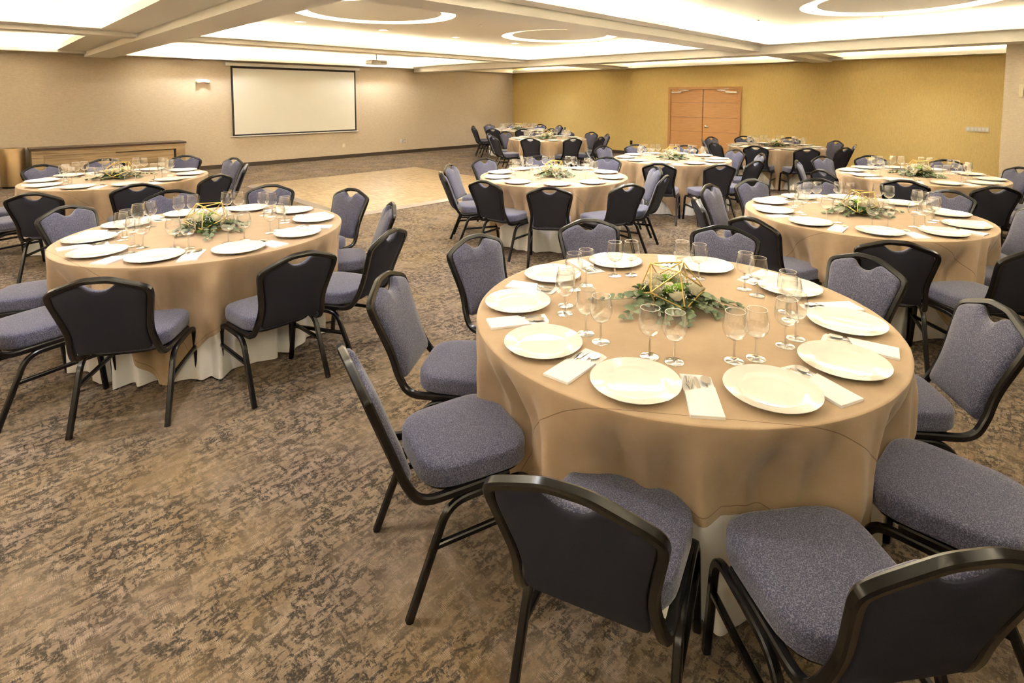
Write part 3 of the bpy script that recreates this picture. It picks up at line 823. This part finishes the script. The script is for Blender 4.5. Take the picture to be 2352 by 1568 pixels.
def make_centre(detailed, seed):
    R_ = random.Random(seed)
    root = empty('floral_centerpiece')
    joined = MB()
    def put(name, me, M4, mi, parent):
        if detailed:
            o = bpy.data.objects.new(name, me); COL.objects.link(o); o.parent = parent; o.matrix_local = M4
            return o
        xf(me, M4, joined, mi)
    # gold frame
    V, E_ = icosa(EDGE)
    zt = max(v.z for v in V)
    t0 = max(V, key=lambda v: (round(v.z, 4), v.x)); a0 = math.atan2(t0.y, t0.x)
    rz_ = Matrix.Rotation(-a0, 3, 'Z')
    V = [rz_ @ v for v in V]
    V = [Vector((v.x, v.y, max(.004, v.z - zt + .192))) for v in V]     # its foot stands sunk among the leaves
    fr_ = empty('gold_frame', parent=root) if detailed else None
    fmb = MB()
    for i, j in E_:
        d = V[j] - V[i]; q = Vector((1, 0, 0)).rotation_difference(d)
        M4 = Matrix.Translation(V[i]) @ q.to_matrix().to_4x4() @ Matrix.Diagonal((d.length / EDGE, 1, 1, 1))
        if detailed: put('strut', strut_me, M4, 0, fr_)
        else: xf(strut_me, M4, fmb, 0)
    if not detailed: mobj('gold_frame', fmb.mesh('gold_frame', MT['gold']), root)
    # sprigs of eucalyptus lying on the cloth
    lmats = [MT['leaf'], MT['leaf2']]
    def leaf_at(p, yaw, pitch, roll, kind, parent, sc=1.0):
        M4 = Matrix.Translation(p) @ Matrix.Rotation(yaw, 4, 'Z') @ Matrix.Rotation(pitch, 4, 'X') @ Matrix.Rotation(roll, 4, 'Y') @ Matrix.Scale(sc, 4)
        put('leaf', leaf_mes[kind], M4, 1 if kind == 2 else 0, parent)
    for k, (adeg, ln) in enumerate(((140, .36), (168, .30), (-40, .31), (-66, .25), (-10, .23), (38, .20), (88, .23), (204, .25), (240, .26), (272, .23))):
        a = math.radians(adeg)
        pts = []
        for i in range(8):
            t = i / 7
            rr = .05 + (ln - .05) * t
            aa = a + .22 * (t - .3) * R_.uniform(.5, 1) * (1 if k % 2 else -1)
            pts.append(Vector((rr * math.cos(aa), rr * math.sin(aa), .035 * (1 - t) ** 1.5 + .006 + .010 * math.sin(PI * t))))
        sprig = mobj('eucalyptus_sprig', MB().tube(pts, .0028, n=5, square=False).mesh('eucalyptus_sprig', MT['stem'], True), root)
        for i in range(1, 8):
            d = (pts[i] - pts[i - 1]); yaw = math.atan2(d.y, d.x) - PI / 2
            for s in (-1, 1):
                leaf_at(pts[i] + Vector((0, 0, .003)), yaw + s * R_.uniform(.7, 1.25), R_.uniform(.0, .35), s * R_.uniform(.1, .6), R_.choice((0, 0, 1, 3) if i < 6 else (1, 3)), sprig, R_.uniform(1.0, 1.35))
        leaf_at(pts[-1], math.atan2(pts[-1].y, pts[-1].x) - PI / 2, .1, 0, 3, sprig, .8)
    # loose bed of leaves under the flowers
    bed = empty('leaf_bed', parent=root) if detailed else root
    for k in range(60):
        a = R_.uniform(0, 2 * PI); rr = .165 * math.sqrt(R_.random()); z = .014 + .085 * (1 - rr / .18) * R_.uniform(.35, 1)
        leaf_at(Vector((rr * math.cos(a), rr * math.sin(a), z)), a - PI / 2 + R_.uniform(-.6, .6), R_.uniform(-.2, .7), R_.uniform(-.5, .5), R_.choice((0, 0, 1, 2, 2)), bed, R_.uniform(1.05, 1.45))
    if not detailed: mobj('foliage', joined.mesh('foliage', lmats, True), root)
    # flowers
    for k, (rr, a, z, sc) in enumerate(((.085, .3, .080, 1.1), (.085, 1.75, .085, 1.1), (.09, 2.9, .078, 1.05), (.095, 4.15, .055, .95), (.110, 5.35, .062, 1.15))):
        aa = a + R_.uniform(-.2, .2)
        o = mobj('rose', rose_me, root, (rr * math.cos(aa), rr * math.sin(aa), z), (R_.uniform(-.2, .2) + .45 * math.sin(aa) * -1, .45 * math.cos(aa), R_.uniform(0, 6)))
        o.scale = (sc, sc, sc)
    for rr, a, z in ((.045, 4.75, .082), (.045, 1.1, .098), (.05, 3.5, .075)):
        mobj('green_button_flower', mum_me, root, (rr * math.cos(a), rr * math.sin(a), z), (0, 0, a))
    bb = MB()
    for k in range(320):
        a = R_.uniform(0, 2 * PI); rr = .145 * math.sqrt(R_.random()); z = .04 + .115 * (1 - (rr / .18) ** 2) * R_.uniform(.7, 1.05)
        tiny_ball(bb, (rr * math.cos(a), rr * math.sin(a), z), R_.uniform(.0026, .0050))
    tag(mobj('babys_breath', bb.mesh('babys_breath', MT['breath'], True), root), kind='stuff')
    mobj('flower_holder', MB().lathe([(0, .0), (.055, .0), (.065, .03), (.055, .065), (0, .075)], 20).mesh('flower_holder', MT['leaf2'], True), root)
    return root

# ------------------------------------------------------------------ table linen
RT = 0.915
def sstep(a, b2, x):
    t = min(1, max(0, (x - a) / (b2 - a)))
    return t * t * (3 - 2 * t)
def cloth_fn(seed, chairs):
    R_ = random.Random(seed)
    ws = [(R_.randint(8, 11), R_.uniform(0, 6.28), .26), (R_.randint(17, 22), R_.uniform(0, 6.28), .36), (R_.randint(31, 40), R_.uniform(0, 6.28), .46)]
    def near(th):
        return min(abs((th - math.radians(c) + PI) % (2 * PI) - PI) for c in chairs)
    def rad(th, d):
        w = sum(a * (.25 * math.sin(n * th + p) + .75 * (2 / PI) * math.asin(.992 * math.sin(n * th + p))) * (1 - (.65 if n > 28 else 0) * sstep(.32, .65, d)) for n, p, a in ws)
        w *= 1.25
        q = math.degrees(near(th))
        seat = 1 - sstep(6.0, 17.0, q)                      # pressed in by the seat front
        leg = max(0.0, 1 - abs(q - 16.5) / 5.5)             # pressed in by the front legs
        leg = leg * leg * (3 - 2 * leg)
        amp = (.001 + .046 * sstep(.0, .22, d) + .020 * sstep(.35, .75, d)) * (1 - .35 * seat)
        r = RT + .004 - .002 * math.exp(-d / .02) - .115 * seat * sstep(.0, .30, d) - .125 * leg * sstep(.33, .62, d)
        return r + amp * w
    return rad
def hang(d):
    """height lost after d metres of cloth past the edge, with a rounded edge"""
    e = .018
    return d - e * (1 - math.exp(-d / e)) * .6
def cloth_mesh(name, rad, m, phi=None, half=1.255, drop=.757, off=0.0, top=TH):
    nt = 420
    mb = MB(); uvs = []
    inner = [.12, .35, .6, .8, .88, .905]
    mb.v.append((0, 0, top)); uvs.append((0, 0))
    rings = []
    for r in inner:
        ids = []
        for k in range(nt):
            th = 2 * PI * k / nt
            ids.append(len(mb.v)); mb.v.append((r * math.cos(th), r * math.sin(th), top))
            uvs.append((r, th))
        rings.append(ids)
    steps = [0, .004, .010, .018, .028] + [(i + 1) / 15 for i in range(15)]
    for j, sfrac in enumerate(steps):
        ids = []
        for k in range(nt):
            th = 2 * PI * k / nt
            if phi is None: Ld = drop
            else:
                q = (th - phi) % (PI / 2) - PI / 4
                full = half / max(math.cos(q), .5)
                Ld = min(full - RT, .80) if True else 0
            d = .028 + sfrac * (Ld - .028) if j > 4 else sfrac
            r = rad(th, d) + off
            z = top - hang(d)
            if z < .012:
                r += (.012 - z) * .5; z = .012 + .002 * math.sin(9 * th)
            ids.append(len(mb.v)); mb.v.append((r * math.cos(th), r * math.sin(th), z))
            uvs.append((RT + d, th))
        rings.append(ids)
    for k in range(nt):
        mb.f.append((0, rings[0][k], rings[0][(k + 1) % nt])); mb.m.append(0)
    for A, B in zip(rings, rings[1:]):
        for k in range(nt):
            k2 = (k + 1) % nt
            mb.f.append((A[k], B[k], B[k2], A[k2])); mb.m.append(0)
    me = bpy.data.meshes.new(name); me.from_pydata(mb.v, [], mb.f); me.materials.append(m)
    me.polygons.foreach_set('use_smooth', [True] * len(me.polygons))
    uvl = me.uv_layers.new(name='flat')
    ph = (phi or 0) + PI / 4
    flat = [(s * math.cos(t - ph), s * math.sin(t - ph)) for s, t in uvs]
    buf = [c for lp in me.loops for c in flat[lp.vertex_index]]
    uvl.data.foreach_set('uv', buf)
    return me

# ------------------------------------------------------------------ tables: centre, first plate angle, chairs (angle, crest radius), cloth corner angle, names
def ring(off, r=1.42): return [((off + 36 * k) % 360, r) for k in range(10)]
TABLES = [
    dict(n='the foreground table', c=(2.249, 1.241), off=18.0, phi=80, det=True,
         plates=[15.4, 57.1, 93.2, 128.7, 164.5, 199.0, 234.9, 267.3, 300.7, 336.3],
         chairs=[(15.3, 1.39), (54.3, 1.45), (91.4, 1.42), (127.0, 1.42), (163.7, 1.45), (199.6, 1.43), (231.3, 1.50), (268.0, 1.48), (305.1, 1.36), (336.7, 1.33)]),
    dict(n='the left front table', c=(1.229, 4.495), off=15.5, phi=55, det=True,
         chairs=[(15.0, 1.38), (53.0, 1.45), (86.8, 1.48), (120.5, 1.40), (159.5, 1.45), (197.5, 1.47), (237.8, 1.49), (267.9, 1.50), (297.9, 1.52), (335.6, 1.33)]),
    dict(n='the left rear table', c=(1.270, 8.12), off=14.5, phi=70, det=False,
         chairs=[(15.5, 1.46), (51.0, 1.60), (87.4, 1.50), (116.0, 1.42), (157, 1.45), (197, 1.5), (238.5, 1.68), (266.5, 1.50), (297.2, 1.49), (337.0, 1.37)]),
    dict(n='the middle table', c=(5.098, 4.531), off=8.5, phi=70, det=True,
         chairs=[(9.0, 1.50), (51.0, 1.40), (87.5, 1.42), (121.4, 1.40), (152.2, 1.42), (188.5, 1.36), (220.1, 1.52), (252.4, 1.50), (284.8, 1.43), (319.1, 1.35)]),
    dict(n='the right middle table', c=(5.270, 1.175), off=22.0, phi=65, det=True,
         chairs=[(31.0, 1.34), (63.6, 1.33), (92.8, 1.36), (128.9, 1.39), (162.5, 1.37), (201.0, 1.42), (229.5, 1.50), (265.5, 1.45), (302.6, 1.33), (338.6, 1.33)]),
    dict(n='the right rear table', c=(8.384, 1.249), off=30.0, phi=20, det=False,
         chairs=[(33.7, 1.43), (66.1, 1.43), (102.0, 1.41), (145.2, 1.40), (184.1, 1.43), (214.4, 1.52), (249, 1.45), (283, 1.42), (314.7, 1.35), (353.8, 1.36)]),
    dict(n='the table facing the doors', c=(7.875, 4.458), off=19.0, phi=35, det=False,
         chairs=[(19.4, 1.42), (56.3, 1.48), (84.6, 1.50), (131.6, 1.38), (203.7, 1.60), (232.7, 1.62), (261.0, 1.48), (307.0, 1.41), (335.0, 1.32)]),
    dict(n='the table right of the doors', c=(11.325, 4.08), off=6.0, phi=25, det=False,
         chairs=[(7.7, 1.36), (46.5, 1.50), (80.0, 1.55), (116.0, 1.42), (147.0, 1.38), (185.5, 1.36), (220.0, 1.50), (250.5, 1.48), (282.0, 1.40), (323.0, 1.38)]),
    dict(n='the second farthest table', c=(9.57, 8.71), off=18.0, phi=45, det=False,
         chairs=[(21.0, 1.36), (54.1, 1.38), (91.6, 1.44), (125.5, 1.44), (162.6, 1.42), (205.3, 1.30), (247.1, 1.33), (280.5, 1.41), (321.0, 1.48), (351.0, 1.46)]),
    dict(n='the farthest corner table', c=(11.50, 11.65), off=15.0, phi=10, det=False, chairs=ring(15.0)),
]
WORDS = ['twelve', 'one', 'two', 'three', 'four', 'five', 'six', 'seven', 'eight', 'nine', 'ten', 'eleven']

def pix(p):
    d = Vector(p) - Vector((0, 0, CAM_H))
    z = d.dot(fw)
    if z < .05: return None
    return (PX + FPX * d.dot(rt2) / z, PY - FPX * d.dot(up2) / z)
def seen(cx, cy, r, z0, z1):
    for a in range(0, 360, 45):
        for z in (z0, z1):
            q = pix((cx + r * math.cos(math.radians(a)), cy + r * math.sin(math.radians(a)), z))
            if q and -5 <= q[0] <= IW + 5 and -5 <= q[1] <= IH + 5: return True
    return False

centre_mes = {}
# chairs whose rear feet show: middle of the rear feet on the floor, facing angle
POSE = {(1, 238): (.48, 3.445, 58.5), (1, 268): (1.275, 3.19, 93.0), (0, 164): (1.01, 1.69, 343.5)}
for ti, T in enumerate(TABLES):
    cx, cy = T['c']; nm = T['n']
    R_ = random.Random(100 + ti)
    plates = T.get('plates') or [(T['off'] + 36 * k + R_.uniform(-1.5, 1.5)) % 360 for k in range(10)]
    plates = sorted(plates)
    to_cam = math.degrees(math.atan2(-cy, -cx))
    # clock hours, six o'clock nearest the camera, made unique
    hours = [(6 - ((a - to_cam + 180) % 360 - 180) / 30) % 12 for a in plates]
    used, hw = set(), {}
    for i in sorted(range(10), key=lambda i: abs(hours[i] - round(hours[i]))):
        cand = sorted(range(12), key=lambda h: abs((hours[i] - h + 6) % 12 - 6))
        h = next(h for h in cand if h not in used); used.add(h); hw[i] = WORDS[h]
    chairs = sorted(T['chairs'])
    def place_of(a): return min(range(10), key=lambda i: abs((plates[i] - a + 180) % 360 - 180))
    # table with its two cloths
    tb = tag(empty('banquet_table', (cx, cy, 0)), 'round banquet table hidden under the linen of %s' % nm.replace('the ', '', 1), 'table', 'round banquet tables')
    mobj('tabletop', MB().lathe([(0, .728), (.88, .728), (.885, .74), (.88, .752), (0, .752)], 48).mesh('tabletop', MT['under'], True, 40), tb)
    leg_me = MB().tube([(0, 0, 0), (0, 0, .73)], .035, square=False, n=10).mesh('leg', MT['blackmetal'], True, 40)
    for k in range(4):
        mobj('leg', leg_me, tb, (.45 * math.cos(PI / 4 + k * PI / 2), .45 * math.sin(PI / 4 + k * PI / 2), 0))
    rad = cloth_fn(200 + ti, [a for a, r in chairs])
    tag(mobj('white_undercloth', cloth_mesh('white_undercloth', rad, MT['whitecloth'], None, off=-.012, top=TH - .005), None, (cx, cy, 0)), 'floor length white undercloth on %s' % nm, 'tablecloth', 'white undercloths')
    tag(mobj('tan_tablecloth', cloth_mesh('tan_tablecloth', rad, MT['tan'], math.radians(T['phi'])), None, (cx, cy, 0)), 'square tan tablecloth draped over %s' % nm, 'tablecloth', 'tan tablecloths')
    # chairs
    done = set()
    for a, r in chairs:
        th = math.radians(a)
        px, py = cx + r * math.cos(th), cy + r * math.sin(th)
        rz = th + PI / 2
        f = Vector((-math.sin(rz), math.cos(rz)))
        ox, oy = px + f.x * .40, py + f.y * .40
        if (ti, round(a)) in POSE:
            mx, my, fa = POSE[(ti, round(a))]
            rz = math.radians(fa) - PI / 2; f = Vector((-math.sin(rz), math.cos(rz)))
            ox, oy = mx + f.x * .25, my + f.y * .25
        if not seen(ox, oy, .42, .0, .86): continue
        free = [i for i in range(10) if i not in done]
        pl = min(free, key=lambda i: abs((plates[i] - a + 180) % 360 - 180)); done.add(pl)
        if not proto_used[0]: c = chair_proto; proto_used[0] = True
        else: c = copy_tree(chair_proto)
        c.location = (ox, oy, 0); c.rotation_euler = (0, 0, rz)
        away = (f.x * (0 - ox) + f.y * (0 - oy)) < 0
        tag(c, '%s banquet chair at %s o\'clock of %s' % ('black framed navy' if not away else 'dark backed navy', hw[pl], nm), 'chair', 'banquet chairs at %s' % nm)
    # place settings
    for i, a in enumerate(plates):
        th = math.radians(a); at = '%s o\'clock on %s' % (hw[i], nm)
        r = .725 + R_.uniform(-.012, .012)
        px, py = cx + r * math.cos(th), cy + r * math.sin(th)
        if seen(px, py, .15, TH, TH + .02):
            tag(mobj('dinner_plate', plate_me, None, (px, py, TH), (0, 0, R_.uniform(0, 6))), 'round cream dinner plate at %s' % at, 'plate', 'dinner plates')
        # napkin pocket with cutlery, to the side of the plate
        na = th + math.radians(16.2 + R_.uniform(-1.6, 1.6)); nr = .735 + R_.uniform(-.015, .012)
        nx, ny = cx + nr * math.cos(na), cy + nr * math.sin(na)
        nrz = na + PI / 2 + R_.uniform(-.10, .10)
        if seen(nx, ny, .1, TH, TH + .02):
            tag(mobj('napkin', napkin_me, None, (nx, ny, TH), (0, 0, nrz)), 'folded white napkin at %s' % at, 'napkin', 'folded napkins')
            u = Vector((math.cos(nrz), math.sin(nrz)))
            for nmx, me, dx, ya in (('fork', fork_me, -.030, R_.uniform(-.06, .04)), ('knife', knife_me, -.002, R_.uniform(-.05, .05)), ('spoon', spoon_me, .027, R_.uniform(-.04, .06))):
                tag(mobj(nmx, me, None, (nx + u.x * dx, ny + u.y * dx, TH), (0, 0, nrz + ya)), 'steel %s in napkin at %s' % (nmx, at), nmx, 'cutlery in napkins')
        # pair of glasses
        gl = []
        for da, gr in ((-.4, .503), (10.4, .517)):
            ga = th + math.radians(da + R_.uniform(-.4, .4)); g_r = gr + R_.uniform(-.008, .008)
            gl.append((cx + g_r * math.cos(ga), cy + g_r * math.sin(ga)))
        gl.sort(key=lambda p: (pix((p[0], p[1], TH)) or (0, 0))[0])
        for side, (gx, gy) in zip(('left', 'right'), gl):
            if not seen(gx, gy, .04, TH, TH + .19): continue
            g = tag(empty('wine_glass', (gx, gy, TH)), 'clear wine glass, %s of pair, at %s' % (side, at), 'glass', 'empty wine glasses')
            mobj('bowl', bowl_me, g); mobj('stem', stem_me, g); mobj('foot', foot_me, g)
    # centrepiece
    key = T['det']
    if key not in centre_mes:
        c = make_centre(key, 11 if key else 12); centre_mes[key] = c
    else:
        c = copy_tree(centre_mes[key])
    c.location = (cx + (.04 if ti == 0 else R_.uniform(-.02, .02)), cy + (.045 if ti == 0 else R_.uniform(-.02, .02)), TH)
    c.rotation_euler = (0, 0, [-0.105, 2.1, 4.0, 1.0, 3.2, 5.1, 0.9, 2.7, 4.4, 1.6][ti])
    tag(c, 'gold geometric frame of cream roses and eucalyptus on %s' % nm, 'centerpiece', 'floral centerpieces')
